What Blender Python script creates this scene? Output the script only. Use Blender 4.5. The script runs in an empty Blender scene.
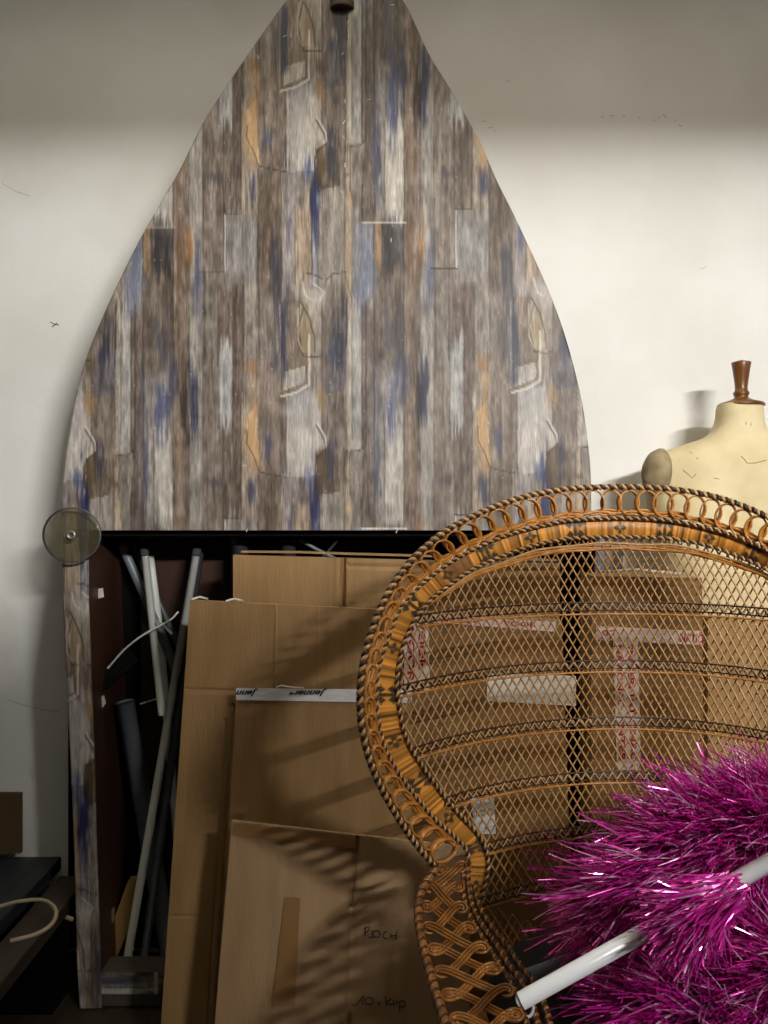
import bpy, math, random
import numpy as np
from mathutils import Vector, Matrix
random.seed(7); rng = np.random.RandomState(11)
S = bpy.context.scene; C = S.collection
F = 800.0; CZ = 1.32
def P(px, py, d): return Vector(((px-384)*d/F, d, CZ-(py-512)*d/F))
def pyz(z, d): return 512+(CZ-z)*F/d
def srgb(c, a=1.0):
    out = []
    for v in c:
        v = v/255.0
        out.append(v/12.92 if v <= .04045 else ((v+.055)/1.055)**2.4)
    return tuple(out)+(a,)
# ------------------------------------------------------------------ materials
def new_mat(name):
    m = bpy.data.materials.new(name); m.use_nodes = True
    nt = m.node_tree; b = nt.nodes['Principled BSDF']
    return m, nt, b
def N(nt, t, **kw):
    n = nt.nodes.new(t)
    for k, v in kw.items(): setattr(n, k, v)
    return n
def noisy(name, col, col2=None, rough=.6, scale=20, stretch=(1, 1, 1), bump=0., bscale=None, metal=0., detail=4, spec=.5, lo=.35, hi=.65):
    m, nt, b = new_mat(name)
    b.inputs['Roughness'].default_value = rough; b.inputs['Metallic'].default_value = metal
    b.inputs['Specular IOR Level'].default_value = spec
    tc = N(nt, 'ShaderNodeTexCoord'); mp = N(nt, 'ShaderNodeMapping'); mp.inputs['Scale'].default_value = stretch
    nt.links.new(tc.outputs['Object'], mp.inputs['Vector'])
    no = N(nt, 'ShaderNodeTexNoise'); no.inputs['Scale'].default_value = scale; no.inputs['Detail'].default_value = detail
    nt.links.new(mp.outputs['Vector'], no.inputs['Vector'])
    rp = N(nt, 'ShaderNodeValToRGB'); rp.color_ramp.elements[0].position = lo; rp.color_ramp.elements[1].position = hi
    rp.color_ramp.elements[0].color = srgb(col); rp.color_ramp.elements[1].color = srgb(col2 or col)
    nt.links.new(no.outputs['Fac'], rp.inputs['Fac']); nt.links.new(rp.outputs['Color'], b.inputs['Base Color'])
    if bump:
        n2 = N(nt, 'ShaderNodeTexNoise'); n2.inputs['Scale'].default_value = bscale or scale*3; n2.inputs['Detail'].default_value = 3
        nt.links.new(mp.outputs['Vector'], n2.inputs['Vector'])
        bp = N(nt, 'ShaderNodeBump'); bp.inputs['Strength'].default_value = bump; bp.inputs['Distance'].default_value = .004
        nt.links.new(n2.outputs['Fac'], bp.inputs['Height']); nt.links.new(bp.outputs['Normal'], b.inputs['Normal'])
    return m
def attr_mat(name, rough=.5, grain=0., stretch=(60, 60, 3), bump=.2, spec=.4):
    m, nt, b = new_mat(name)
    at = N(nt, 'ShaderNodeAttribute'); at.attribute_name = 'tint'
    b.inputs['Roughness'].default_value = rough; b.inputs['Specular IOR Level'].default_value = spec
    tc = N(nt, 'ShaderNodeTexCoord'); mp = N(nt, 'ShaderNodeMapping'); mp.inputs['Scale'].default_value = stretch
    nt.links.new(tc.outputs['Object'], mp.inputs['Vector'])
    no = N(nt, 'ShaderNodeTexNoise'); no.inputs['Scale'].default_value = 4; no.inputs['Detail'].default_value = 6; no.inputs['Roughness'].default_value = .7
    nt.links.new(mp.outputs['Vector'], no.inputs['Vector'])
    mr = N(nt, 'ShaderNodeMapRange'); mr.inputs['From Min'].default_value = .3; mr.inputs['From Max'].default_value = .7
    mr.inputs['To Min'].default_value = 1-grain; mr.inputs['To Max'].default_value = 1+grain*.7
    nt.links.new(no.outputs['Fac'], mr.inputs['Value'])
    mx = N(nt, 'ShaderNodeVectorMath', operation='SCALE')
    nt.links.new(at.outputs['Color'], mx.inputs[0]); nt.links.new(mr.outputs['Result'], mx.inputs['Scale'])
    nt.links.new(mx.outputs['Vector'], b.inputs['Base Color'])
    bp = N(nt, 'ShaderNodeBump'); bp.inputs['Strength'].default_value = bump; bp.inputs['Distance'].default_value = .001
    nt.links.new(no.outputs['Fac'], bp.inputs['Height']); nt.links.new(bp.outputs['Normal'], b.inputs['Normal'])
    return m
M = {}
M['wall'] = noisy('wall_plaster', (222, 220, 214), (232, 231, 227), .75, 3, bump=.12, bscale=60)
M['ceiling'] = noisy('ceiling_paint', (205, 200, 188), (215, 211, 200), .9, 3)
M['floor'] = noisy('floor_boards', (40, 30, 20), (58, 45, 31), .6, 6, (8, 1, 1), bump=.2)
M['film'] = attr_mat('plank_print_film', .5, .45, (100, 100, 6), .35)
M['darkwood'] = noisy('dark_brown_board', (40, 22, 14), (62, 34, 21), .5, 7, (1, 1, .25), bump=.1)
M['black'] = noisy('black_paint', (7, 7, 7), (11, 10, 10), .85, 10, spec=.1)
M['card'] = noisy('cardboard', (140, 108, 66), (154, 120, 76), .7, 5, (6, 6, .6), bump=.25, bscale=30)
M['card2'] = noisy('cardboard_pale', (152, 121, 86), (164, 132, 96), .7, 5, (6, 6, .6), bump=.25, bscale=30)
M['card3'] = noisy('cardboard_brown', (122, 90, 50), (134, 101, 59), .7, 5, (6, 6, .6), bump=.25, bscale=30)
M['cardedge'] = noisy('cardboard_edge', (150, 120, 80), (186, 156, 110), .8, 150)
M['tape_brown'] = noisy('brown_parcel_tape', (136, 101, 62), (144, 108, 66), .35, 9)
M['tape_white'] = noisy('white_parcel_tape', (196, 198, 200), (220, 221, 222), .35, 30, (1, 1, 5))
M['tape_pink'] = noisy('pale_printed_tape', (205, 180, 172), (222, 205, 198), .4, 30)
M['paper'] = noisy('white_label_paper', (215, 210, 198), (235, 232, 222), .7, 14)
M['ink'] = noisy('black_ink', (14, 13, 16), (24, 22, 26), .6, 10)
M['redink'] = noisy('red_ink', (150, 20, 35), (170, 30, 40), .6, 10)
M['white_tube'] = noisy('white_plastic_tube', (205, 207, 200), (218, 219, 214), .35, 6)
M['grey_tube'] = noisy('grey_plastic_tube', (98, 105, 112), (112, 119, 126), .4, 6)
M['dark_tube'] = noisy('dark_grey_tube', (60, 64, 68), (74, 78, 82), .4, 6)
M['cable'] = noisy('cream_cable', (165, 150, 122), (178, 162, 134), .5, 6)
M['plank'] = noisy('dark_stained_plank', (30, 33, 38), (44, 47, 52), .55, 5, (10, 1, 10), bump=.2)
M['plank2'] = noisy('brown_stained_plank', (50, 42, 34), (66, 56, 44), .55, 5, (10, 1, 10), bump=.2)
M['brownpanel'] = noisy('plain_brown', (84, 66, 40), (92, 74, 46), .8, 5)
M['cane'] = noisy('golden_cane', (166, 106, 42), (196, 136, 64), .38, 60, bump=.15)
M['cane_pale'] = noisy('pale_cane', (160, 108, 56), (190, 140, 80), .42, 60)
M['cane_dark'] = noisy('dark_cane', (44, 24, 14), (66, 38, 22), .4, 60)
M['cane_tan'] = noisy('tan_cane', (172, 132, 82), (198, 160, 108), .4, 60)
M['cane_brown'] = noisy('brown_cane', (112, 68, 26), (158, 104, 46), .28, 40)
M['band'] = attr_mat('woven_cane_band', .42, .22, (200, 200, 200), .3)
M['linen'] = noisy('cream_linen', (208, 190, 146), (222, 205, 164), .7, 12, bump=.15, bscale=120)
M['linen_dirty'] = noisy('worn_grey_linen', (128, 112, 84), (168, 150, 116), .8, 25, bump=.2)
M['turned'] = noisy('turned_wood', (84, 50, 20), (122, 78, 36), .32, 8, (4, 4, 1))
M['black_cloth'] = noisy('black_cloth', (8, 8, 9), (13, 12, 14), .9, 40)
M['white_plastic'] = noisy('glossy_white_plastic', (225, 228, 232), (235, 237, 240), .25, 5)
M['brass'] = noisy('dull_metal', (150, 148, 140), (176, 172, 160), .35, 10, metal=.8)
M['scuff'] = noisy('scuff_mark', (60, 58, 55), (80, 78, 74), .8, 30)
M['scuff2'] = noisy('faint_scratch', (165, 161, 152), (180, 176, 168), .8, 30)
M['hood'] = noisy('white_enamel', (225, 225, 222), (232, 232, 230), .4, 5)
# smoky clear plastic
m, nt, b = new_mat('smoky_clear_plastic'); b.inputs['Base Color'].default_value = srgb((150, 148, 118)); b.inputs['Roughness'].default_value = .12
b.inputs['Base Color'].default_value = srgb((92, 86, 62)); b.inputs['Alpha'].default_value = .33; M['smoky'] = m
# magenta foil
def foil(name, c1, c2, rough=.22, metal=.55):
    m, nt, b = new_mat(name)
    tc = N(nt, 'ShaderNodeTexCoord'); no = N(nt, 'ShaderNodeTexNoise'); no.inputs['Scale'].default_value = 35; no.inputs['Detail'].default_value = 2
    nt.links.new(tc.outputs['Object'], no.inputs['Vector'])
    rp = N(nt, 'ShaderNodeValToRGB'); rp.color_ramp.elements[0].position = .35; rp.color_ramp.elements[1].position = .65
    rp.color_ramp.elements[0].color = srgb(c1); rp.color_ramp.elements[1].color = srgb(c2)
    nt.links.new(no.outputs['Fac'], rp.inputs['Fac']); nt.links.new(rp.outputs['Color'], b.inputs['Base Color'])
    b.inputs['Roughness'].default_value = rough; b.inputs['Metallic'].default_value = metal
    b.inputs['Specular IOR Level'].default_value = 1.0
    return m
M['foil'] = foil('magenta_foil', (160, 10, 116), (216, 42, 166), .24, .4)
M['foil_pale'] = foil('pale_pink_foil', (226, 120, 200), (250, 205, 240), .14, .6)
m, nt, b = new_mat('lamp_tube_glow'); b.inputs['Emission Color'].default_value = (1, .97, .9, 1); b.inputs['Emission Strength'].default_value = 6; M['glow'] = m
# ------------------------------------------------------------------ mesh builder
class MB:
    def __init__(s): s.v = []; s.f = []; s.mi = []; s.smooth = True; s.col = None
    def quad_grid(s, rows, mi=0, close_u=False, close_v=False):
        """rows: list of lists of Vectors"""
        b0 = len(s.v); nr = len(rows); nc = len(rows[0])
        for r in rows: s.v.extend([tuple(p) for p in r])
        for i in range(nr if close_v else nr-1):
            for j in range(nc if close_u else nc-1):
                a = b0+i*nc+j; bb = b0+i*nc+(j+1) % nc; i2 = (i+1) % nr
                s.f.append((a, bb, b0+i2*nc+(j+1) % nc, b0+i2*nc+j)); s.mi.append(mi)
    def box(s, lo, hi, mi=0, mat=None):
        b0 = len(s.v)
        pts = [Vector((x, y, z)) for z in (lo[2], hi[2]) for y in (lo[1], hi[1]) for x in (lo[0], hi[0])]
        if mat: pts = [mat @ p for p in pts]
        s.v.extend([tuple(p) for p in pts])
        for q in ((0, 2, 3, 1), (4, 5, 7, 6), (0, 1, 5, 4), (2, 6, 7, 3), (0, 4, 6, 2), (1, 3, 7, 5)):
            s.f.append(tuple(b0+k for k in q)); s.mi.append(mi)
    def tube(s, pts, r, n=6, mi=0, closed=False, flat=None, cap=True):
        """tube along pts; r float or list; flat=(width, thickness, normal fn) gives a strap section"""
        pts = [Vector(p) for p in pts]; m = len(pts)
        if m < 2: return
        b0 = len(s.v); up = None
        for i in range(m):
            a = pts[i-1] if (i > 0 or closed) else pts[i]
            c = pts[(i+1) % m] if (i < m-1 or closed) else pts[i]
            t = (c-a)
            if t.length < 1e-9: t = Vector((0, 0, 1))
            t.normalize()
            if up is None:
                up = Vector((0, 1, 0)) if abs(t.y) < .9 else Vector((1, 0, 0))
            up = (up-t*up.dot(t))
            if up.length < 1e-6: up = t.orthogonal()
            up.normalize(); sd = t.cross(up)
            rr = r[i] if isinstance(r, (list, tuple)) else r
            if flat:
                w, h = flat; sec = [(-w, -h), (w, -h), (w, h), (-w, h)]
                for (x, y) in sec: s.v.append(tuple(pts[i]+up*x+sd*y))
            else:
                for k in range(n):
                    an = 2*math.pi*k/n
                    s.v.append(tuple(pts[i]+up*(rr*math.cos(an))+sd*(rr*math.sin(an))))
        if flat: n = 4
        for i in range(m if closed else m-1):
            for k in range(n):
                i2 = (i+1) % m
                s.f.append((b0+i*n+k, b0+i*n+(k+1) % n, b0+i2*n+(k+1) % n, b0+i2*n+k)); s.mi.append(mi)
        if cap and not closed:
            s.f.append(tuple(b0+k for k in range(n))); s.mi.append(mi)
            s.f.append(tuple(b0+(m-1)*n+k for k in reversed(range(n)))); s.mi.append(mi)
    def lathe(s, prof, c, n=32, mi=0, sx=1, sy=1):
        rows = []
        for (r, z) in prof:
            rows.append([Vector((c[0]+sx*r*math.cos(2*math.pi*k/n), c[1]+sy*r*math.sin(2*math.pi*k/n), c[2]+z)) for k in range(n)])
        s.quad_grid(rows, mi, close_u=True)
    def build(s, name, mats, parent=None, smooth=True, col=None, sharp=None):
        me = bpy.data.meshes.new(name); me.from_pydata(s.v, [], s.f)
        if not isinstance(mats, (list, tuple)): mats = [mats]
        for m in mats: me.materials.append(m)
        me.polygons.foreach_set('material_index', s.mi)
        me.polygons.foreach_set('use_smooth', [smooth]*len(s.f))
        if col is not None:
            at = me.color_attributes.new('tint', 'FLOAT_COLOR', 'POINT')
            at.data.foreach_set('color', np.asarray(col, dtype=np.float32).ravel())
        me.validate(); me.update()
        o = bpy.data.objects.new(name, me); C.objects.link(o)
        if parent: o.parent = parent; o.matrix_parent_inverse = Matrix.Translation(-parent.location)
        if sharp is not None:
            try: me.shade_auto_smooth if False else None
            except Exception: pass
        return o
def bevel(o, w=.003, seg=2):
    md = o.modifiers.new('bevel', 'BEVEL'); md.width = w; md.segments = seg; md.limit_method = 'ANGLE'; return o
def thing(name, label, cat, loc=(0, 0, 0), group=None):
    o = bpy.data.objects.new(name, None); C.objects.link(o); o.location = loc; o.empty_display_size = .1
    o['label'] = label; o['category'] = cat
    if group: o['group'] = group
    return o
def tag(o, label, cat, group=None):
    o['label'] = label; o['category'] = cat
    if group: o['group'] = group
    return o
def struct(o): o['kind'] = 'structure'; return o
def smooth_path(pts, step=4.0):
    """Catmull-Rom through 2D/3D points then resample at equal step"""
    P_ = [np.array(p, float) for p in pts]; P_ = [2*P_[0]-P_[1]]+P_+[2*P_[-1]-P_[-2]]
    out = []
    for i in range(1, len(P_)-2):
        p0, p1, p2, p3 = P_[i-1:i+3]
        for t in np.linspace(0, 1, 24, endpoint=False):
            out.append(.5*((2*p1)+(-p0+p2)*t+(2*p0-5*p1+4*p2-p3)*t*t+(-p0+3*p1-3*p2+p3)*t**3))
    out.append(P_[-2]); out = np.array(out)
    L = np.r_[0, np.cumsum(np.linalg.norm(np.diff(out, axis=0), axis=1))]
    n = max(2, int(round(L[-1]/step))+1); q = np.linspace(0, L[-1], n)
    return np.stack([np.interp(q, L, out[:, k]) for k in range(out.shape[1])], 1)
# ------------------------------------------------------------------ room
WD = 2.40
b = MB(); b.box((-3.2, WD, -.05), (3.2, WD+.1, 3.1)); wall = struct(b.build('wall_back', M['wall'], smooth=False))
b = MB(); b.box((-3.2, -2.5, -.05), (3.2, WD, 0)); struct(b.build('floor', M['floor'], smooth=False))
b = MB(); b.box((-3.2, -2.5, 3.05), (3.2, WD, 3.1)); struct(b.build('ceiling', M['ceiling'], smooth=False))
def decal(name, strokes, d, mat, parent, w=.8, lift=.0008):
    """thin marks lying on a surface; strokes are pixel polylines at distance d(px,py)"""
    bb = MB()
    for st in strokes:
        pts = [P(x, y, (d(x, y) if callable(d) else d)-lift) for x, y in st]
        bb.tube(pts, w*.0024, 4, flat=(.0004, w*.0024))
    return bb.build(name, mat, parent, smooth=False)
decal('scuff_mark', [[(50, 322), (54, 324), (59, 325)], [(52, 327), (57, 323)]], WD, M['scuff'], wall, .5)
sc = []
for cx, cy in ((603, 118), (612, 117), (624, 117), (640, 118), (655, 121), (660, 119), (665, 116), (676, 122), (680, 125), (484, 122), (490, 129), (508, 82), (495, 132)):
    sc.append([(cx-2, cy-1), (cx+random.uniform(0, 3), cy+random.uniform(-2, 2))])
decal('scratches', sc, WD, M['scuff2'], wall, .35)
sc = []
for x0, y0, x1, y1 in ((2, 183, 30, 196), (700, 268, 706, 266), (8, 700, 60, 712), (30, 770, 33, 778)):
    sc.append([(x0, y0), ((x0+x1)/2, (y0+y1)/2+2), (x1, y1)])
decal('scratches', sc, WD, M['scuff2'], wall, .25)
# ------------------------------------------------------------------ plank print
def hash2(i, j):
    x = np.sin(i*127.1+j*311.7)*43758.5453; return x-np.floor(x)
def vnoise(x, y):
    xi = np.floor(x); yi = np.floor(y); fx = x-xi; fy = y-yi
    fx = fx*fx*(3-2*fx); fy = fy*fy*(3-2*fy)
    a = hash2(xi, yi); b_ = hash2(xi+1, yi); c = hash2(xi, yi+1); d = hash2(xi+1, yi+1)
    return (a*(1-fx)+b_*fx)*(1-fy)+(c*(1-fx)+d*fx)*fy
PX, PY = 231.0, 305.5
def mixc(col, c, w): return col*(1-w[..., None])+np.array(c, float)[None, :]*w[..., None]
RECTS = [  # x0,x1,y0,y1,colour : planks of one repeat, photo coordinates
    (180, 200, 60, 366, (134, 124, 114)), (198, 212, 60, 366, (122, 106, 94)),
    (200, 224, 60, 272, (128, 114, 103)), (223, 241, 30, 214, (112, 97, 85)),
    (205, 218, 272, 366, (128, 118, 108)), (218, 243, 285, 366, (120, 102, 92)),
    (225, 258, 214, 285, (136, 130, 126)), (219, 233, 343, 430, (158, 156, 152)),
    (233, 243, 285, 460, (112, 95, 85)),
    (241, 259, 100, 210, (150, 134, 116)), (244, 259, 285, 366, (138, 128, 118)),
    (256, 286, 40, 167, (130, 114, 102)), (258, 284, 168, 300, (112, 96, 82)),
    (259, 281, 300, 366, (126, 114, 104)), (281, 305, 300, 390, (120, 104, 92)),
    (283, 300, 165, 300, (142, 132, 128)), (286, 322, 84, 168, (156, 148, 146)),
    (295, 312, 205, 285, (160, 138, 116)), (300, 322, 285, 362, (150, 138, 126)),
    (312, 322, 165, 290, (134, 132, 142)), (322, 347, 60, 366, (122, 108, 98)),
    (318, 346, 180, 290, (142, 132, 122)), (347, 366, -5, 144, (168, 156, 142)),
    (351, 374, 146, 300, (130, 128, 134)), (345, 352, 146, 300, (156, 140, 120)),
    (352, 374, 300, 440, (156, 152, 146)),
    (362, 375, 0, 223, (118, 104, 94)), (375, 406, 0, 223, (138, 130, 124)), (385, 406, 120, 223, (172, 164, 154)),
    (374, 382, 223, 330, (146, 118, 88)), (382, 404, 223, 330, (84, 78, 76)), (374, 404, 268, 366, (112, 98, 86)),
    (404, 424, 20, 366, (130, 112, 98)), (420, 434, 20, 366, (146, 138, 130))]
SPOTS = [  # cx,cy,rx,ry,colour,strength
    (253, 186, 5, 15, (52, 56, 92), .8), (275, 270, 7, 38, (58, 58, 78), .75), (268, 235, 4, 30, (90, 64, 44), .6),
    (289, 236, 3, 22, (60, 62, 108), .6), (315, 205, 5, 40, (36, 42, 92), .95), (308, 168, 5, 14, (66, 76, 128), .8), (318, 180, 4, 12, (30, 34, 72), .8),
    (331, 155, 5, 24, (62, 62, 84), .9), (321, 165, 5, 22, (108, 82, 50), .8), (377, 160, 4, 34, (66, 70, 104), .8),
    (374, 110, 5, 60, (104, 102, 116), .5), (403, 70, 6, 28, (66, 68, 100), .8), (414, 60, 4, 40, (92, 76, 62), .6), (424, 88, 5, 38, (48, 50, 82), .9), (417, 105, 4, 32, (54, 46, 42), .8),
    (411, 150, 3, 30, (150, 120, 82), .5), (421, 245, 5, 25, (168, 118, 68), .8), (411, 255, 5, 30, (122, 88, 58), .7),
    (390, 250, 5, 34, (62, 58, 60), .7), (368, 265, 6, 25, (104, 114, 140), .7), (362, 295, 6, 20, (108, 116, 150), .6), (372, 285, 6, 18, (140, 146, 165), .5),
    (430, 280, 4, 36, (80, 86, 120), .5), (197, 275, 4, 24, (88, 92, 128), .6), (189, 250, 3, 10, (188, 130, 80), .8), (187, 265, 4, 18, (104, 78, 56), .7),
    (216, 178, 7, 6, (78, 74, 82), .7), (232, 170, 3, 14, (84, 72, 64), .6), (230, 150, 3, 10, (88, 78, 72), .5),
    (283, 342, 5, 40, (62, 68, 104), .85), (271, 336, 4, 10, (92, 88, 82), .7), (252, 368, 7, 9, (166, 116, 68), .9), (254, 384, 6, 9, (196, 158, 110), .9), (254, 404, 5, 14, (176, 134, 86), .7), (250, 330, 4, 7, (108, 92, 78), .7),
    (250, 132, 6, 22, (192, 152, 104), .95), (254, 155, 5, 16, (188, 148, 104), .9), (268, 138, 4, 14, (66, 74, 110), .7), (300, 100, 8, 30, (150, 148, 156), .6), (316, 110, 5, 16, (180, 172, 160), .8),
    (300, 130, 6, 30, (186, 178, 168), .6), (347, 175, 4, 3, (110, 84, 60), .7), (349, 202, 3, 5, (196, 158, 110), .9), (349, 255, 5, 30, (176, 148, 118), .6),
    (308, 292, 8, 10, (176, 168, 156), .6), (318, 300, 10, 12, (190, 182, 172), .7), (306, 335, 6, 24, (150, 126, 88), .8), (318, 345, 7, 10, (146, 134, 118), .6),
    (333, 352, 6, 16, (70, 74, 98), .85), (324, 365, 6, 12, (116, 92, 70), .7), (321, 398, 5, 14, (166, 128, 80), .8), (340, 32, 6, 26, (52, 56, 72), .9),
    (283, 35, 3, 32, (62, 60, 70), .6), (275, 50, 3, 18, (74, 76, 84), .5), (392, 405, 6, 40, (74, 84, 136), .75), (398, 340, 5, 30, (80, 82, 98), .4), (388, 330, 4, 30, (82, 84, 120), .5)]
POLYS = [
    ([(284, 28), (309, 30), (309, 79), (296, 87), (281, 91)], (124, 106, 92)),
    ([(302, 90), (310, 84), (318, 118), (327, 134), (327, 142), (316, 150), (315, 170), (290, 172), (289, 100)], (168, 160, 152)),
    ([(246, 112), (257, 98), (259, 166), (252, 152), (247, 138)], (192, 154, 108)),
    ([(281, 300), (299, 300), (299, 345), (305, 356), (305, 384), (281, 392)], (130, 113, 98)),
    ([(284, 372), (305, 366), (305, 382), (284, 391)], (176, 166, 152)),
    ([(300, 304), (309, 318), (316, 352), (304, 353), (298, 335)], (158, 144, 126)),
    ([(322, 395), (322, 362), (328, 350), (338, 344), (347, 350), (347, 390)], (104, 96, 98)),
    ([(316, 150), (325, 144), (338, 150), (340, 186), (318, 190)], (108, 92, 74)),
    ([(351, 146), (364, 144), (360, 223), (351, 223)], (134, 124, 114))]
EDGES = [  # polyline, width, colour
    ([(225, 214), (225, 272)], 1.0, (226, 220, 208), 1), ([(282, 168), (283, 300)], .8, (214, 204, 190), .7), ([(299, 205), (300, 280)], .8, (206, 190, 168), .7),
    ([(224, 213.5), (241, 213.5)], .9, (50, 40, 32), 1), ([(241, 100), (241.5, 213)], .7, (78, 66, 58), .8), ([(200, 272.5), (226, 272.5)], .9, (52, 44, 38), 1),
    ([(247, 125), (247, 138), (254, 152), (259, 166), (270, 169), (286, 172)], .9, (60, 44, 34), 1),
    ([(347, 40), (347, 144)], 1.0, (210, 202, 190), .8), ([(366, -5), (366, 140), (360, 145), (350, 146), (350, 190)], .9, (58, 48, 42), .9),
    ([(362, 223), (406, 223)], 1.1, (228, 222, 212), 1), ([(363, 220), (362, 150)], .6, (78, 68, 62), .6), ([(404, 224), (404, 300)], .8, (60, 52, 48), .7), ([(374, 224), (374, 268), (372, 300)], .9, (70, 64, 62), .7),
    ([(309, 30), (309, 79), (296, 87), (281, 91)], 1.6, (214, 204, 188), 1), ([(288, 100), (288, 170)], 1.0, (204, 196, 184), .7),
    ([(316, 120), (324, 134), (326, 143), (318, 150), (315, 160), (315, 178)], 1.2, (74, 60, 48), .9), ([(317, 117), (326, 132), (326, 141)], 1.2, (206, 196, 180), .9),
    ([(280, 306), (280, 330), (280, 392)], .9, (196, 188, 178), .7), ([(303, 308), (298, 330), (303, 356), (315, 357), (321, 356)], 1.1, (64, 52, 42), .9), ([(298, 308), (298, 340), (303, 352)], 1.0, (214, 204, 184), .9),
    ([(301, 302), (309, 318), (314, 336), (315, 352)], 1.1, (66, 52, 42), .9),
    ([(245, 325), (245, 362), (248, 385)], .7, (190, 178, 164), .7), ([(250, 300), (249, 318), (245, 326)], .8, (176, 166, 152), .6),
    ([(219, 345), (219, 425)], .7, (190, 184, 176), .6), ([(233, 345), (233, 425)], .7, (80, 70, 64), .6), ([(306, 273), (316, 275), (322, 279)], 1.2, (74, 66, 60), .9), ([(326, 280), (333, 274), (346, 272)], 1.2, (76, 68, 62), .9),
    ([(313, 283), (324, 292), (320, 300)], 1.4, (214, 206, 194), .8), ([(302, 282), (306, 296), (312, 300)], 1.3, (212, 202, 186), .8), ([(186, 90), (186, 366)], .8, (96, 84, 76), .6),
    ([(198, 272), (198, 360)], .7, (88, 78, 72), .6), ([(218, 272), (219, 345)], .7, (86, 76, 70), .6), ([(243, 214), (243, 300)], .5, (96, 88, 84), .5), ([(322, 165), (322, 290)], .8, (96, 90, 92), .5), ([(344, 150), (344, 270), (352, 300)], .8, (84, 74, 66), .8),
    ([(256, 40), (257, 120)], .6, (84, 72, 62), .7), ([(295, 80), (309, 30)], .5, (90, 78, 68), .3), ([(322, 300), (322, 345)], .6, (90, 80, 70), .5), ([(374, 300), (374, 440)], .8, (74, 68, 64), .8), ([(352, 300), (345, 340), (352, 362)], .7, (96, 86, 78), .6)]
def wrap(a, p): return a-p*np.round(a/p)
def plank_colour(X, Y):
    """X, Y photo-plane coordinates of the print; returns linear rgba"""
    X = np.asarray(X, float); Y = np.asarray(Y, float)
    n1 = vnoise(X*.9+3, Y*.055); n2 = vnoise(X*.28, Y*.02+5); n3 = vnoise(X*.16+9, Y*.09); n4 = vnoise(X*.62+13, Y*.16+3); wob = (vnoise(X*.11, Y*.11)-.5)*3
    col = np.zeros(X.shape+(3,))+np.array((132, 120, 110.))
    for x0, x1, y0, y1, c in RECTS:
        cx, cy = (x0+x1)/2, (y0+y1)/2; hx, hy = (x1-x0)/2, (y1-y0)/2
        dx = wrap(X-cx, PX); row = np.round((X-cx-dx)/PX); dy = wrap(Y-cy+4*row, PY)
        up = np.clip((hy+dy+(n1-.5)*26)/14+.5, 0, 1); dn = np.clip((hy-dy)/1.2+.5, 0, 1) if y1 in (214, 223, 272, 144, 167) else np.clip((hy-dy+(n1-.5)*26)/14+.5, 0, 1)
        w = np.clip((hx-np.abs(dx+wob*.15))/1.0+.5, 0, 1)*up*dn
        col = mixc(col, c, w)
        ed = np.clip(1.1-np.abs(hx-np.abs(dx+wob*.15)), 0, 1)*(np.abs(dy) < hy)*(.25+.5*hash2(x0*1.0, y0*1.0)); col = mixc(col, (74, 64, 56), ed)
    for pl, c in POLYS:
        mx_ = sum(p[0] for p in pl)/len(pl); my_ = sum(p[1] for p in pl)/len(pl)
        dx = wrap(X-mx_, PX); row = np.round((X-mx_-dx)/PX); dy = wrap(Y-my_+4*row, PY)
        xx = dx+mx_+wob*.5; yy = dy+my_; ins = np.zeros(X.shape, bool)
        for (ax, ay), (bx, by) in zip(pl, pl[1:]+pl[:1]):
            cnd = (ay > yy) != (by > yy); xi = (bx-ax)*(yy-ay)/(by-ay+1e-9)+ax; ins ^= cnd & (xx < xi)
        col[ins] = np.array(c, float)
    # fibres
    g = (n1-.5)*26+(n2-.5)*30+(n3-.5)*24+(n4-.5)*26
    col = col+g[..., None]*np.array((1, .98, .95))
    for cx, cy, rx, ry, c, st in SPOTS:
        dx = wrap(X-cx, PX); row = np.round((X-cx-dx)/PX); dy = wrap(Y-cy+4*row, PY)
        q = np.sqrt((dx/rx/1.15)**2+(dy/ry/1.15)**2)+(n1-.5)*.9+(n2-.5)*.5+(n3-.5)*.4
        w = np.clip((1.15-q)/.8, 0, 1)*st
        col = mixc(col, c, w*.85)
    for pl, wd, c, st in EDGES:
        best = np.full(X.shape, 1e9); mx_ = sum(p[0] for p in pl)/len(pl); my_ = sum(p[1] for p in pl)/len(pl)
        dx = wrap(X-mx_, PX); row = np.round((X-mx_-dx)/PX); dy = wrap(Y-my_+4*row, PY)
        for (ax, ay), (bx, by) in zip(pl[:-1], pl[1:]):
            ax -= mx_; bx -= mx_; ay -= my_; by -= my_
            ux, uy = bx-ax, by-ay; L = ux*ux+uy*uy+1e-9
            t = np.clip(((dx-ax)*ux+(dy-ay)*uy)/L, 0, 1)
            best = np.minimum(best, np.hypot(dx-ax-t*ux+wob*.25, dy-ay-t*uy))
        w = np.clip(.9*wd+.1-best, 0, 1)*st*.8
        col = mixc(col, c, w)
    # fine specks
    sp = (vnoise(X*.7+40, Y*.35) > .965)&(n2 > .5); col[sp] = col[sp]*.6+np.array((216, 206, 190.))*.4
    gm = col.mean(-1, keepdims=True); col = gm+(col-gm)*.74; col = np.clip((col-118)*1.22+113, 8, 245)/255.
    lin = np.where(col <= .04045, col/12.92, ((col+.055)/1.055)**2.4)
    return np.concatenate([lin, np.ones(X.shape+(1,))], -1)
FD = 2.12
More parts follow.
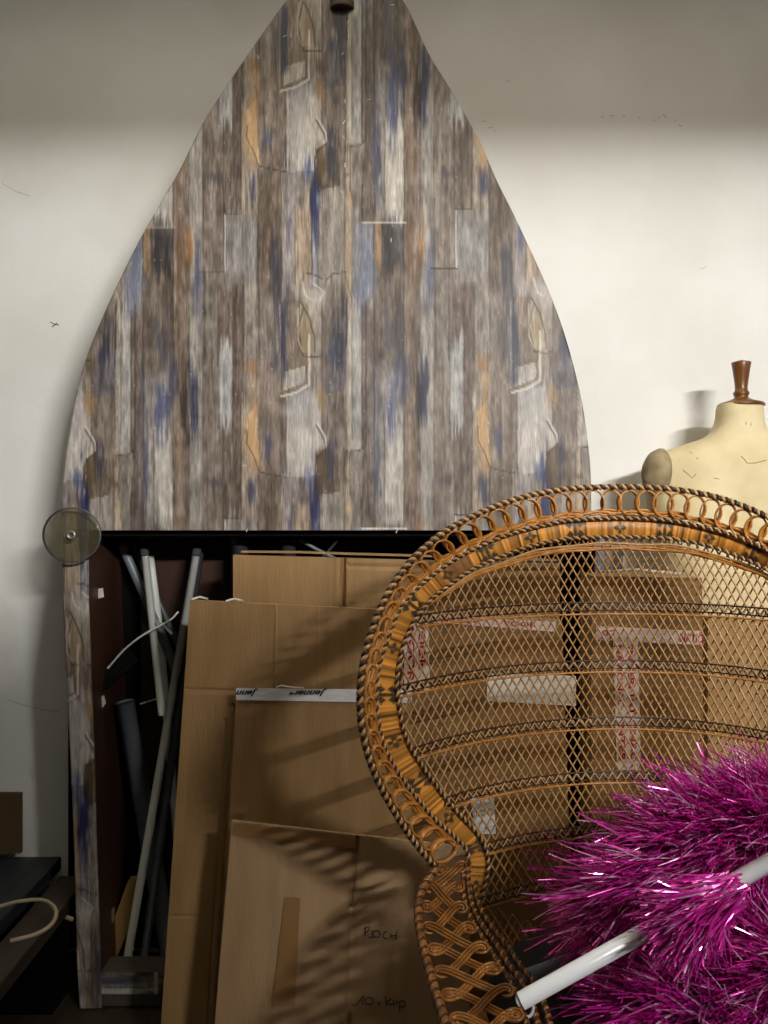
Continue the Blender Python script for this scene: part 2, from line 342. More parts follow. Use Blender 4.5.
def film_panel(name, ys, xl, xr, step, parent, d=FD, back=None):
    """front sheet between two edge curves with wrapped outer sides down to depth 'back'"""
    nc = max(3, int((max(xr)-min(xl))/step)); bb = MB(); rows = []; XX = []; YY = []
    for y, a, c in zip(ys, xl, xr):
        t = np.linspace(0, 1, nc); xs = a+(c-a)*t
        # slightly rounded arrises
        dd = d+.004*np.clip(1-np.minimum(xs-a, c-xs)/2.0, 0, 1)**2
        r = [P(x, y, d) + Vector((0, e-d, 0)) for x, e in zip(xs, dd)]
        X = list(xs); Y = [y]*nc
        if back:
            k = 6; dep = [back-(back-d-.004)*(q/k) for q in range(k)]
            L = [Vector((P(a, y, d).x, e, P(a, y, d).z)) for e in dep]
            R = [Vector((P(c, y, d).x, e, P(c, y, d).z)) for e in reversed(dep)]
            sc_ = F/FD
            r = L+r+R; X = [a-(e-d)*sc_ for e in dep]+X+[c+(e-d)*sc_ for e in reversed(dep)]; Y = [y]*len(X)
        rows.append(r); XX.append(X); YY.append(Y)
    bb.quad_grid(rows)
    col = plank_colour(np.array(XX).ravel(), np.array(YY).ravel())
    return bb.build(name, M['film'], parent, col=col)
# ------------------------------------------------------------------ boat shaped cabinet
boat = thing('boat_cabinet', 'upright boat shaped cabinet covered in weathered plank print, pointed top against the white wall', 'cabinet', (P(330, 1000, 2.25).x, 2.25, 0))
Lp = [(342, -38), (318, -30), (299, -16), (285, 1), (262, 33), (229, 81), (203, 122), (181, 166), (160, 203), (140, 238), (118, 282), (100, 322), (86, 357), (76, 393), (69, 430), (64, 465), (61, 500), (60, 533)]
Rp = [(342, -38), (366, -30), (388, -16), (404, 1), (416, 25), (429, 53), (448, 84), (467, 117), (481, 143), (497, 180), (514, 214), (529, 246), (548, 288), (562, 325), (573, 362), (582, 400), (588, 440), (591, 475), (592, 539)]
def curve_at(pts, ys):
    sp = smooth_path(pts, 2.0); o_ = np.argsort(sp[:, 1]); return np.interp(ys, sp[o_, 1], sp[o_, 0])
ys = np.arange(-37.5, 532, 1.7); xl = curve_at(Lp, ys); xr = curve_at(Rp, ys)
film_panel('deck_panel', ys, xl, xr, 1.15, boat, back=2.385)
def strip_poly(name, left, right, y0, y1, mat_step=1.5, d=FD, back=2.38):
    ys = np.arange(y0, y1+.1, 2.2)
    a = np.interp(ys, [p[1] for p in left], [p[0] for p in left]); c = np.interp(ys, [p[1] for p in right], [p[0] for p in right])
    return film_panel(name, ys, a, c, mat_step, boat, d, back)
fl = pyz(0.002, FD)
rail = strip_poly('side_rail', [(531, 531)] and [(60, 531), (62, 600), (66, 680), (70, 760), (73, 840), (75, 900), (76, 960), (79, fl)], [(88, 531), (88, 600), (91, 680), (94, 760), (96, 840), (98, 900), (100, 960), (101, fl)], 531, fl, back=2.385)
strip_poly('side_rail', [(596, 533), (592, 680), (588, 840), (582, fl)], [(624, 533), (620, 680), (612, 840), (606, fl)], 533, fl, back=2.385)
for pl, sg in ((((88, 531), (88, 600), (91, 680), (94, 760), (96, 840), (98, 900), (100, 960), (101, fl)), 1), (((596, 533), (592, 680), (588, 840), (582, fl)), -1)):
    b = MB(); b.quad_grid([[P(x, y, FD+.006)+Vector((.0025*sg, 0, 0)), Vector((P(x, y, FD).x+.0025*sg, 2.384, P(x, y, FD).z))] for x, y in pl]); b.quad_grid([[P(x, y, FD+.006)+Vector((.001*sg, 0, 0)), Vector((P(x, y, FD).x+.001*sg, 2.384, P(x, y, FD).z))] for x, y in pl]); b.build('inner_lining', M['darkwood'], boat, smooth=False)
# deck underside shelf, inner walls, back
b = MB(); a_ = P(92, 532, FD); c_ = P(594, 532, FD); b.box((a_.x, FD+.03, a_.z-.012), (c_.x, 2.384, a_.z-.002)); b.build('shelf', M['black'], boat, smooth=False)
b = MB(); b.box((P(142, 0, 2.384).x, 2.372, .1), (P(575, 0, 2.384).x, 2.386, 1.25)); b.build('back_panel', M['darkwood'], boat, smooth=False)
b = MB(); b.box((P(92, 0, 2.384).x, 2.366, .1), (P(117, 0, 2.384).x+.005, 2.386, 1.28)); b.build('back_panel', M['darkwood'], boat, smooth=False)
b = MB(); b.box((P(88, 0, 2.384).x-.06, 2.386, .02), (P(600, 0, 2.384).x, 2.395, 1.30)); b.build('backing_sheet', M['black'], boat, smooth=False)
b = MB(); rows = []
ysb = np.arange(972, 996, 2.2)
b2 = MB(); rr = []; XX = []; YY = []
for y in ysb:
    xs = np.arange(99, 600, 3.); rr.append([P(x, y+(x-100)*.004, 2.125) for x in xs]); XX += list(np.arange(99, 600, 3.)+55); YY += [y*1.0+90]*len(xs)
b2.quad_grid(rr); nfront = len(b2.v)
col = plank_colour(np.array(YY)*1.0, np.array(XX)*1.0)
z0, z1 = P(0, 995, 2.125).z, P(0, 972, 2.125).z
b2.box((P(99, 0, 2.125).x, 2.126, z0-.03), (P(598, 0, 2.125).x, 2.2, z1)); col = np.concatenate([col, np.tile(np.array([[.09, .07, .055, 1]]), (8, 1))])
b2.build('bottom_rail', M['film'], boat, col=col, smooth=False)
# inside arm braces
b = MB(); b.tube([P(92, 692, 2.2), P(132, 657, 2.3)], .02, 4, flat=(.02, .02)); b.build('brace', M['black'], boat, smooth=False)
# nose block
b = MB(); a_ = P(330, -6, FD); c_ = P(354, 9, FD)
b.lathe([(0, -.028), (.030, -.028), (.032, -.024), (.032, .03), (.0, .034)], ((a_.x+c_.x)/2, FD+.0, P(0, 4, FD).z+.012), 28, 0, 1, .8)
o = b.build('nose_block', [noisy('dull_brown', (70, 54, 42), (92, 74, 60), .6, 20)], boat); o['label'] = 'small rounded brown block near the tip'
# round disc
dc = P(72, 535, FD-.03); b = MB()
prof = [(.0, -.004), (.070, -.004), (.074, -.0025), (.075, 0), (.074, .0025), (.070, .004), (.0, .004)]
rows = [[Vector((dc.x+r*math.cos(2*math.pi*k/48), dc.y+z, dc.z+r*.95*math.sin(2*math.pi*k/48))) for k in range(48)] for r, z in prof]
b.quad_grid(rows, close_u=True); disc = b.build('round_disc', M['smoky'], boat); disc['label'] = 'smoky translucent round disc with a metal screw'
b = MB()
for r, th, dy in ((.0115, .0032, -.007),):
    b.tube([Vector((dc.x+.009*math.cos(t), dc.y-.006, dc.z+.009*math.sin(t))) for t in np.linspace(0, 2*math.pi, 25)[:-1]], .0035, 6, closed=True)
b.build('washer', M['brass'], disc)
b = MB(); b.tube([Vector((dc.x, dc.y-.006, dc.z)), Vector((dc.x, FD+.01, dc.z))], .006, 12); b.build('screw', M['dark_tube'], disc)
b = MB(); rows = [[Vector((dc.x+r*math.cos(2*math.pi*k/48), dc.y+z, dc.z+r*.95*math.sin(2*math.pi*k/48))) for k in range(48)] for r, z in ((.0735, -.004), (.0765, -.004), (.0765, .004), (.0735, .004), (.0735, -.004))]
b.quad_grid(rows, close_u=True); b.build('disc_rim', M['dark_tube'], disc)
# staples
for (x, y, an) in ((285, 36, 20), (291, 35, 80), (392, 5, 0), (348.5, 21, 60), (348.5, 36, 90), (343, 53, 55), (258, 57, 110), (229, 100, 60), (345, 101, 90), (343, 137, 130), (345, 165, 90), (342, 193, 130), (391, 240, 90), (369, 100, 0), (344, 122, 60), (97, 527, 40), (247, 530, 70), (397, 531, 60)):
    b = MB(); t = Vector((math.cos(math.radians(an)), 0, math.sin(math.radians(an)))); p = P(x, y, FD-.0012); b.tube([p-t*.0055, p+t*.0055], .0011, 5); b.build('staple', M['paper'], boat)
# hanging scraps of film inside the left rail
for (pl) in ([(89, 590), (103, 588), (104, 597), (90, 601)], [(90, 705), (104, 695), (106, 703), (92, 722)]):
    b = MB(); b.quad_grid([[P(*pl[0], 2.2), P(*pl[1], 2.19)], [P(*pl[3], 2.2), P(*pl[2], 2.19)]]); b.quad_grid([[P(*pl[0], 2.202), P(*pl[1], 2.192)], [P(*pl[3], 2.202), P(*pl[2], 2.192)]]); b.build('film_flap', M['paper'], boat, smooth=False)
# ------------------------------------------------------------------ poles inside the cabinet
def pole(name, pts, r, mat, label, cat='pole', cap=None, group=None):
    b = MB(); pts = [P(*p) for p in pts]; b.tube(smooth_path(pts, .05), r, 14) if len(pts) > 2 else b.tube(pts, r, 14)
    if cap is None: return tag(b.build(name, mat), label, cat, group)
    root = thing(name, label, cat, pts[-1])
    b.build('tube', mat, root)
    d = (pts[0]-pts[-1]).normalized(); b2 = MB(); b2.tube([pts[0]+d*.002, pts[0]-d*cap], r*1.12, 14); b2.build('end_sleeve', M['dark_tube'], root)
    return root
pole('white_tube', [(196, 556, 2.265), (127, 962, 2.228)], .0115, M['white_tube'], 'long white tube crossing in front of the others, foot near the bottom rail', cap=-.12)
pole('white_tube', [(145, 556, 2.27), (162, 715, 2.265)], .0105, M['white_tube'], 'short thin white tube ending beside the long crossing tube', cap=-.12)
pole('white_tube', [(150, 556, 2.34), (161, 650, 2.335), (178, 850, 2.31), (186, 978, 2.295)], .0115, M['white_tube'], 'white tube leaning right and running down behind the cardboard')
pole('grey_tube', [(201, 545, 2.30), (143, 968, 2.24)], .0115, M['dark_tube'], 'dark grey tube running close behind the long white tube')
pole('grey_tube', [(122, 545, 2.33), (160, 632, 2.33), (196, 720, 2.33)], .013, M['grey_tube'], 'grey tube sloping from top left behind the white tubes')
pole('grey_tube', [(133, 545, 2.35), (185, 660, 2.35)], .009, M['dark_tube'], 'thin dark tube sloping beside the grey tube near the shelf')
pole('drain_pipe', [(125, 702, 2.27), (172, 968, 2.33)], .026, M['grey_tube'], 'thick blue grey plastic pipe leaning behind the tubes')
pole('grey_tube', [(240, 538, 2.25), (243, 990, 2.3)], .024, M['dark_tube'], 'thick dark tube standing behind the left end of the cartons')
pole('grey_tube', [(288, 538, 2.25), (290, 990, 2.3)], .022, M['dark_tube'], 'thick dark tube just below the shelf behind the back carton')
pole('thin_rod', [(300, 540, 2.22), (330, 556, 2.22), (500, 640, 2.22)], .005, M['grey_tube'], 'thin grey rod sloping down behind the back carton')
pole('thin_rod', [(338, 540, 2.2), (324, 556, 2.2), (250, 640, 2.2)], .004, M['dark_tube'], 'thin dark rod crossing under the shelf edge')
b = MB(); b.tube(smooth_path([P(108, 668, 2.2), P(124, 650, 2.2), P(140, 637, 2.2), P(152, 630, 2.21), P(170, 620, 2.23), P(178, 612, 2.26)], .01), .003, 6); tag(b.build('cable', M['white_tube']), 'thin white cable arching across the dark cabinet interior', 'cable')
b = MB(); b.tube([P(140, 704, 2.3), P(164, 697, 2.3)], .0022, 6); tag(b.build('cable', M['white_tube']), 'short pale wire lying level beside the thick pipe', 'cable')
b = MB(); b.tube([P(158, 620, 2.24), P(172, 634, 2.24)], .003, 4, flat=(.001, .004)); tag(b.build('cable_tie', M['white_tube']), 'small white tie around the crossing tubes', 'cable tie')
# offcut wedges of wood standing inside
def prism(name, pl, d0, d1, mat, label, cat):
    b = MB(); n = len(pl); v = [P(x, y, d0) for x, y in pl]; b.v = [tuple(p) for p in v]+[tuple(p+Vector((0, d1-d0, 0))) for p in v]
    b.f = [tuple(range(n)), tuple(reversed(range(n, 2*n)))]+[(i, i+n, (i+1) % n+n, (i+1) % n) for i in range(n)]; b.mi = [0]*len(b.f)
    return tag(b.build(name, mat, smooth=False), label, cat)
M['offcut'] = noisy('raw_timber', (134, 104, 58), (156, 124, 74), .7, 8, (1, 1, .2))
prism('timber_offcut', [(128, 881), (136, 880), (131, 925), (116, 958), (106, 958), (112, 925)], 2.24, 2.27, M['offcut'], 'pale timber offcut with angled top inside cabinet', 'offcut')
prism('timber_offcut', [(99, 925), (112, 910), (112, 930), (104, 955), (99, 960)], 2.215, 2.235, M['linen_dirty'], 'small grey wedge of wood beside the left rail', 'offcut')
# ------------------------------------------------------------------ dark planks at lower left
def plankbox(name, x0, x1, y0, y1, z0, z1, mat, label):
    b = MB(); b.box((x0, y0, z0), (x1, y1, z1)); return tag(bevel(b.build(name, mat, smooth=False), .004), label, 'plank', None)
plankbox('dark_plank', -1.22, -.955, .95, 2.37, .262, .300, M['plank'], 'blue black plank beneath the white cable loop')
plankbox('dark_plank', -1.52, -1.24, .95, 2.36, .262, .325, M['plank'], 'leftmost black plank running towards the wall')
plankbox('dark_plank', -.945, -.860, 1.15, 2.33, .222, .262, M['plank2'], 'brown black plank nearest the boat cabinet, a step lower')
for y0, lb in ((1.2, 'black bearer block under the near ends of the dark planks'), (2.1, 'black bearer block under the far ends of the dark planks')):
    b = MB(); b.box((-1.55, y0, 0), (-.87, y0+.1, .2215)); b.box((-1.55, y0, .2), (-.96, y0+.1, .2615)); tag(b.build('timber_bearer', M['black'], smooth=False), lb, 'bearer')
def onz(px, py, z): d = (CZ-z)*F/(py-512); return P(px, py, d)
b = MB(); b.tube(smooth_path([onz(-40, 916, .332), onz(-10, 909, .332), onz(5, 905, .325), onz(22, 901, .308), onz(42, 900, .306), onz(53, 906, .306), onz(56, 915, .306), onz(50, 926, .306), onz(34, 935, .306), onz(10, 941, .306)], .012), .0052, 8)
tag(b.build('cable', M['cable']), 'cream cable curled in a loop on the dark planks', 'cable')
b = MB(); b.box((-1.5, 2.33, .325), (P(25, 0, 2.36).x, 2.345, P(0, 790, 2.36).z)); tag(b.build('brown_panel', M['brownpanel'], smooth=False), 'thin brown panel over a dark patch of wall behind the dark planks', 'board')  # thin brown panel set over a dark patch of the wall
b = MB(); b.tube([P(66, 917, 2.1), P(73, 920, 2.1)], .006, 6); tag(b.build('wood_splinter', M['linen_dirty']), 'pale splinter beside the boat cabinet rail', 'splinter')
bpy.data.objects['wood_splinter'].parent = boat; o = bpy.data.objects['wood_splinter']; o.matrix_parent_inverse = Matrix.Translation(-boat.location); del o['category']
# ------------------------------------------------------------------ cardboard
def carton(root, name, TL, TR, BR, BL, th, mat, grooves=(), nu=90, nv=120, warp=.003, back_z=None):
    """leaning folded carton; corners (px,py,d); grooves in pixel coords (x0,y0,x1,y1,width_px,depth)"""
    b = MB(); seed = random.random()*50
    us = np.linspace(0, 1, nu); vs = np.linspace(0, 1, nv)
    def pt(u, v):
        px = (TL[0]*(1-u)+TR[0]*u)*(1-v)+(BL[0]*(1-u)+BR[0]*u)*v
        py = (TL[1]*(1-u)+TR[1]*u)*(1-v)+(BL[1]*(1-u)+BR[1]*u)*v
        d = (TL[2]*(1-u)+TR[2]*u)*(1-v)+(BL[2]*(1-u)+BR[2]*u)*v
        return px, py, d
    U, V = np.meshgrid(us, vs); px, py, d = pt(U, V); base = d.copy()
    w = (vnoise(U*3+seed, V*3)-.5)*warp+(vnoise(U*9+seed, V*7)-.5)*warp*.35
    w = w*np.clip(np.minimum(U, 1-U)*12, 0.2, 1)
    disp = w.copy()
    for x0, y0, x1, y1, wd, dep in grooves:
        ux, uy = x1-x0, y1-y0; L = ux*ux+uy*uy
        t = np.clip(((px-x0)*ux+(py-y0)*uy)/L, 0, 1); q = np.hypot(px-x0-t*ux, py-y0-t*uy)
        disp += dep*np.exp(-(q/wd)**2)
    rows = [[P(px[i, j], py[i, j], d[i, j])+Vector((0, disp[i, j], 0)) for j in range(nu)] for i in range(nv)]
    b.quad_grid(rows, 0)
    # sides and back
    rim = [rows[0][j] for j in range(nu)]+[rows[i][-1] for i in range(1, nv)]+[rows[-1][j] for j in range(nu-2, -1, -1)]+[rows[i][0] for i in range(nv-2, 0, -1)]
    bk = [p+Vector((0, th, 0)) for p in rim]; b0 = len(b.v); n = len(rim)
    b.v += [tuple(p) for p in rim]+[tuple(p) for p in bk]
    for i in range(n): b.f.append((b0+i, b0+n+i, b0+n+(i+1) % n, b0+(i+1) % n)); b.mi.append(1)
    b.f.append(tuple(b0+n+i for i in range(n))); b.mi.append(0)
    return b.build(name, [mat, M['cardedge']], root, smooth=False)
def dq(TL, TR, BR, BL):
    """distance of the plane of a carton at a pixel (bilinear solve by plane through three corners)"""
    a, b_, c = P(*TL), P(*TR), P(*BL); n = (b_-a).cross(c-a)
    def f(x, y):
        r = Vector(((x-384)/F, 1, -(y-512)/F)); o = Vector((0, 0, CZ)); return (a-o).dot(n)/r.dot(n)
    return f
def patch(name, pl, d, mat, parent, th=.0006, lift=.004, n=14):
    b = MB(); TLp, TRp, BRp, BLp = pl; rows = []
    for i in range(n+1):
        v = i/n; r = []
        for j in range(n+1):
            u = j/n; x = (TLp[0]*(1-u)+TRp[0]*u)*(1-v)+(BLp[0]*(1-u)+BRp[0]*u)*v; y = (TLp[1]*(1-u)+TRp[1]*u)*(1-v)+(BLp[1]*(1-u)+BRp[1]*u)*v
            r.append(P(x, y, d(x, y)-lift))
        rows.append(r)
    b.quad_grid(rows); b.quad_grid([[p+Vector((0, th, 0)) for p in r] for r in rows])
    return b.build(name, mat, parent, smooth=False)
def lettering(name, body, px, py, h_px, d, mat, parent, rot=0, shear=0, w_px=None, lift=.0052):
    cu = bpy.data.curves.new('tmp', 'FONT'); cu.body = body; cu.size = 1; cu.align_x = 'CENTER'; cu.align_y = 'CENTER'; cu.shear = shear; cu.offset = .03
    ob = bpy.data.objects.new('tmp', cu); C.objects.link(ob); dg = bpy.context.evaluated_depsgraph_get(); dg.update()
    me = bpy.data.meshes.new_from_object(ob.evaluated_get(dg)); bpy.data.objects.remove(ob)
    xs = [v.co.x for v in me.vertices]; ysv = [v.co.y for v in me.vertices]
    W = max(xs)-min(xs); H = max(ysv)-min(ysv); sy = h_px/H; sx = (w_px/W) if w_px else sy; ca, sa = math.cos(math.radians(rot)), math.sin(math.radians(rot))
    mx_, my_ = (max(xs)+min(xs))/2, (max(ysv)+min(ysv))/2
    for v in me.vertices:
        x, y = (v.co.x-mx_)*sx, -(v.co.y-my_)*sy; X = px+x*ca-y*sa; Y = py+x*sa+y*ca
        v.co = P(X, Y, d(X, Y)-lift)
    me.materials.clear(); me.materials.append(mat); o = bpy.data.objects.new(name, me); C.objects.link(o)
    o.parent = parent; o.matrix_parent_inverse = Matrix.Translation(-parent.location); return o
def fp(d): return pyz(.003, d)
# A back carton
r = thing('cardboard_carton', 'rearmost folded carton with a deep seam, top edge just under the boat panel', 'box', (P(400, 0, 2.1).x, 2.1, 0))
carton(r, 'carton_body', (233, 555, 2.085), (560, 564, 2.085), (560, fp(2.05), 2.05), (233, fp(2.05), 2.05), .03, M['card'], [(343, 555, 341, 700, 2.2, .02), (333, 560, 332, 640, 1.2, .002), (348, 566, 560, 572, 1.2, .003)], 160)
b = MB(); b.tube([P(242, 551.5, 2.10), P(300, 552, 2.10), P(345, 553.5, 2.10), P(400, 555, 2.1), P(556, 560, 2.1)], .008, 4, flat=(.014, .0025)); b.build('carton_flap', M['card'], r, smooth=False)
# B big sheet
TL, TR, BR, BL = (190, 600, 2.03), (470, 614, 2.03), (470, fp(1.9), 1.9), (158, fp(1.9), 1.9)
r = thing('cardboard_sheet', 'large unfolded carton leaning with bare upper flap, left of the tape sealed one', 'box', (P(330, 0, 1.95).x, 1.95, 0))
carton(r, 'carton_body', TL, TR, BR, BL, .012, M['card'], [(186, 690, 470, 700, 1.4, .003), (276, 600, 275, 688, 1.2, -.002), (318, 604, 318, 690, 1.0, -.0012), (233, 706, 212, 1090, 1.6, .005), (225, 720, 204, 1090, 1.3, .004), (165, 915, 230, 920, 1, .0015)], 220, 190)
for (x0, x1, y) in ((192, 208, 598.6), (226, 244, 600.5)):
    b = MB(); b.tube([P(x0, y+.6, 2.03), P((x0+x1)/2, y-1.6, 2.03), P(x1, y+.6, 2.03)], .003, 5); b.build('torn_edge', M['paper'], r)
# C taped carton
TL, TR, BR, BL = (237, 690, 1.955), (412, 698, 1.955), (412, fp(1.83), 1.83), (212, fp(1.83), 1.83)
r = thing('cardboard_carton', 'folded carton sealed along its top with printed white tape', 'box', (P(320, 0, 1.88).x, 1.88, 0))
carton(r, 'carton_body', TL, TR, BR, BL, .009, M['card'], [(240, 740, 412, 744, 1, .0004)], 120, 120); f = dq(TL, TR, BR, BL)
tp = patch('tape', [(236, 688), (412, 690), (412, 703), (236, 700)], f, M['tape_white'], r)
lettering('lettering', 'Jenner•', 308, 692.5, 8, f, M['ink'], tp, rot=180, shear=.45, w_px=38)
lettering('lettering', 'Jenn', 247, 692.5, 8, f, M['ink'], tp, rot=180, shear=.45, w_px=22)
b = MB(); b.tube([P(276, 687.5, 1.955), P(281, 685.5, 1.955), P(292, 687.5, 1.955), P(304, 687.8, 1.955)], .002, 5); b.build('torn_edge', M['paper'], tp)
# E carton with label behind the chair
TL, TR, BR, BL = (402, 612, 1.97), (580, 618, 1.97), (580, fp(1.93), 1.93), (402, fp(1.93), 1.93)
r = thing('cardboard_carton', 'carton with white label and red printed tape, seen through left half of the wicker back', 'box', (P(490, 0, 1.95).x, 1.95, 0))
carton(r, 'carton_body', (402, 612, 1.97), (562, 622, 1.97), (577, fp(1.93), 1.93), (402, fp(1.93), 1.93), .05, M['card3'], [(440, 640, 520, 770, .8, .001)], 80, 80); f = dq(TL, TR, BR, BL)
t1 = patch('tape', [(404, 614), (428, 614), (430, 690), (404, 690)], f, M['tape_pink'], r)
lettering('lettering', 'VOOR', 411, 655, 7, f, M['redink'], t1, rot=90, w_px=56); lettering('lettering', 'VOOR', 422, 645, 7, f, M['redink'], t1, rot=90, w_px=50)
t2 = patch('tape', [(430, 614), (556, 622), (556, 632), (430, 622)], f, M['tape_pink'], r)
lettering('lettering', 'VOOR', 460, 620, 5, f, M['redink'], t2, rot=3, w_px=34); lettering('lettering', 'VOOR', 520, 624, 5, f, M['redink'], t2, rot=3, w_px=34)
patch('paper_label', [(487, 673), (576, 676), (576, 706), (487, 701)], f, M['paper'], r)
patch('tape', [(470, 798), (494, 798), (496, 834), (476, 834)], f, M['tape_white'], r)
# F carton right
TL, TR, BR, BL = (592, 576, 1.93), (702, 578, 1.93), (706, fp(1.9), 1.9), (592, fp(1.9), 1.9)
r = thing('cardboard_carton', 'carton with crossed strips of red printed tape, right of centre behind wicker back', 'box', (P(650, 0, 1.93).x, 1.93, 0))
carton(r, 'carton_body', TL, TR, BR, BL, .12, M['card3'], [(592, 612, 702, 614, 1.5, .004)], 70, 90); f = dq(TL, TR, BR, BL)
t1 = patch('tape', [(596, 626), (702, 631), (702, 645), (596, 640)], f, M['tape_pink'], r)
lettering('lettering', 'NATIO', 692, 638, 9, f, M['redink'], t1, rot=3, w_px=24); lettering('lettering', 'OC', 608, 633, 6, f, M['redink'], t1, w_px=12)
t2 = patch('tape', [(613, 640), (638, 641), (641, 770), (617, 770)], f, M['tape_pink'], r)
lettering('lettering', 'NATIONAL', 620, 675, 6, f, M['redink'], t2, rot=88, w_px=60); lettering('lettering', 'INTER', 622, 742, 6, f, M['redink'], t2, rot=88, w_px=40); lettering('lettering', 'INTERNATIONAL', 632, 703, 6, f, M['redink'], t2, rot=88, w_px=112)
b = MB(); b.tube([P(596, 572, 1.98), P(640, 570, 1.98), P(682, 574, 1.98)], .004, 5); b.build('torn_edge', M['paper'], r)
# G paler carton in front of mannequin
r = thing('cardboard_carton', 'paler carton standing in front of the dress form, behind right side of wicker back', 'box', (P(760, 0, 1.95).x, 1.95, 0))
carton(r, 'carton_body', (708, 618, 1.97), (850, 626, 1.97), (850, fp(1.93), 1.93), (708, fp(1.93), 1.93), .05, M['card'], [(735, 626, 738, 800, 1.2, .004)], 60, 60)
# D front carton
TL, TR, BR, BL = (232, 821, 1.83), (470, 848, 1.83), (470, fp(1.72), 1.72), (206, fp(1.72), 1.72)
r = thing('cardboard_carton', 'front carton with BOCH handwriting and a strip of brown tape', 'box', (P(330, 0, 1.78).x, 1.78, 0))
carton(r, 'carton_body', TL, TR, BR, BL, .009, M['card2'], [(357, 838, 351, 908, 1.5, .014), (354, 838, 345, 1100, 2.2, -.003), (232, 833, 356, 848, 1, .0008), (349, 1014, 346, 1110, 1.4, .012)], 150, 140); f = dq(TL, TR, BR, BL)
patch('tape', [(285, 897), (300, 898), (295, 1006), (272, 1006)], f, M['tape_brown'], r)
patch('tape', [(233, 823), (356, 837), (355, 849), (233, 835)], f, M['tape_brown'], r)
def zc(pts, ox=330, oy=890, k=6.98): return [(ox+x/k, oy+y/k) for x, y in pts]
hw = [zc(s_) for s_ in ([(250, 255), (243, 320)], [(240, 268), (262, 255), (278, 262), (268, 285), (250, 296)], [(288, 288), (312, 286), (290, 306), (305, 318), (300, 335), (272, 330)],
      [(325+26*math.cos(t), 308+24*math.sin(t)) for t in np.linspace(0, 6.3, 16)], [(398, 288), (380, 296), (370, 318), (378, 338), (404, 342)], [(424, 300), (419, 342)], [(466, 290), (462, 348)], [(421, 322), (464, 316)],
      [(158, 800), (178, 808), (212, 770), (235, 735), (226, 802)], [(272+28*math.cos(t), 775+25*math.sin(t)) for t in np.linspace(0, 6.3, 16)], [(332, 785), (350, 802)], [(352, 780), (334, 803)],
      [(386, 742), (396, 808)], [(428, 758), (394, 784), (420, 802), (440, 795)], [(446, 768), (442, 800), (462, 795), (470, 770)], [(480, 785), (488, 852)], [(480, 788), (508, 772), (527, 788), (520, 812), (486, 818)])]
decal('handwriting', hw[:8], lambda x, y: f(x, y)-.004, M['ink'], r, .42); decal('handwriting', hw[8:], lambda x, y: f(x, y)-.004, M['ink'], r, .42)
# ------------------------------------------------------------------ wicker chair
XC = 620.0
def D(px):
    u = abs(px-XC)/262.0
    return 1.72-.36*u*u
def W2(px, py, off=0.): return P(px, py, D(px)+off)
OUT = [(620, 487), (590, 487.5), (560, 490), (520, 498), (480, 513), (440, 535), (405, 568), (382, 605), (366, 650), (360, 690), (362, 730), (373, 770), (392, 808), (415, 843), (437, 869)]
MID = [(620, 518), (590, 519), (560, 522), (514, 533), (481, 546), (451, 562), (418, 588), (399, 611), (386, 644), (378, 671), (376, 695), (378, 720), (386, 751), (405, 783), (432, 816), (458, 840), (468, 856), (467, 888)]
INN = [(620, 537), (590, 537.5), (560, 540), (528, 547), (498, 558), (470, 571), (446, 588), (429, 602), (414, 622), (402, 650), (397, 680), (398, 700), (406, 738), (425, 770), (452, 806), (480, 837), (488, 860), (486, 880), (480, 900)]
def mir(p): return [(2*XC-x, y) for x, y in p]
def full(p, keep=None):
    s_ = smooth_path(p, 2.0)
    return np.concatenate([s_[::-1], np.stack([2*XC-s_[1:, 0], s_[1:, 1]], 1)])
OUTf, MIDf, INNf = full(OUT), full(MID), full(INN)
def resample(a, step):
    L = np.r_[0, np.cumsum(np.linalg.norm(np.diff(a, axis=0), axis=1))]; n = int(L[-1]/step)+1; q = np.linspace(0, L[-1], n)
    return np.stack([np.interp(q, L, a[:, k]) for k in range(a.shape[1])], 1)
chair = thing('peacock_chair', 'golden wicker peacock chair with high rounded openwork back', 'chair', (P(XC, 0, 1.3).x, 1.3, 0))
def rope(name, path3, r, pitch, mats, strands=2, n=5, rs=None, parent=None):
    """twisted rope: helical strands of alternating colours round a 3D path"""
    p = resample(np.array([list(q) for q in path3]), pitch/9.0); b = MB(); m = len(p)
    T = np.gradient(p, axis=0); T /= np.linalg.norm(T, axis=1)[:, None]
    A = np.cross(T, np.array([0, 1, 0.])); A /= np.maximum(np.linalg.norm(A, axis=1)[:, None], 1e-6); B = np.cross(T, A)
    L = np.r_[0, np.cumsum(np.linalg.norm(np.diff(p, axis=0), axis=1))]
    for k in range(strands):
        ph = 2*math.pi*(L/pitch)+2*math.pi*k/strands
        q = p+A*(np.cos(ph)*r*.62)[:, None]+B*(np.sin(ph)*r*.62)[:, None]
        b.tube([Vector(x) for x in q], r*(.72 if strands == 2 else .62), n, k % len(mats))
    return b.build(name, mats, parent or chair)
DK, TN, GD, PL, BR_ = M['cane_dark'], M['cane_tan'], M['cane'], M['cane_pale'], M['cane_brown']
ROPE0 = None
rope('outer_rope', [W2(x, y, -.004) for x, y in OUTf], .0052, .0185, [DK, TN], 2)
hoop = MB(); hoop.tube([W2(x, y, .008) for x, y in resample(OUTf, 6)], 0.0048, 8)
rope('middle_rope', [W2(x, y, -.008) for x, y in MIDf], .0037, .0165, [DK, TN], 2)
rope('inner_rope', [W2(x, y, -.008) for x, y in INNf], .0036, .0165, [DK, TN], 2)
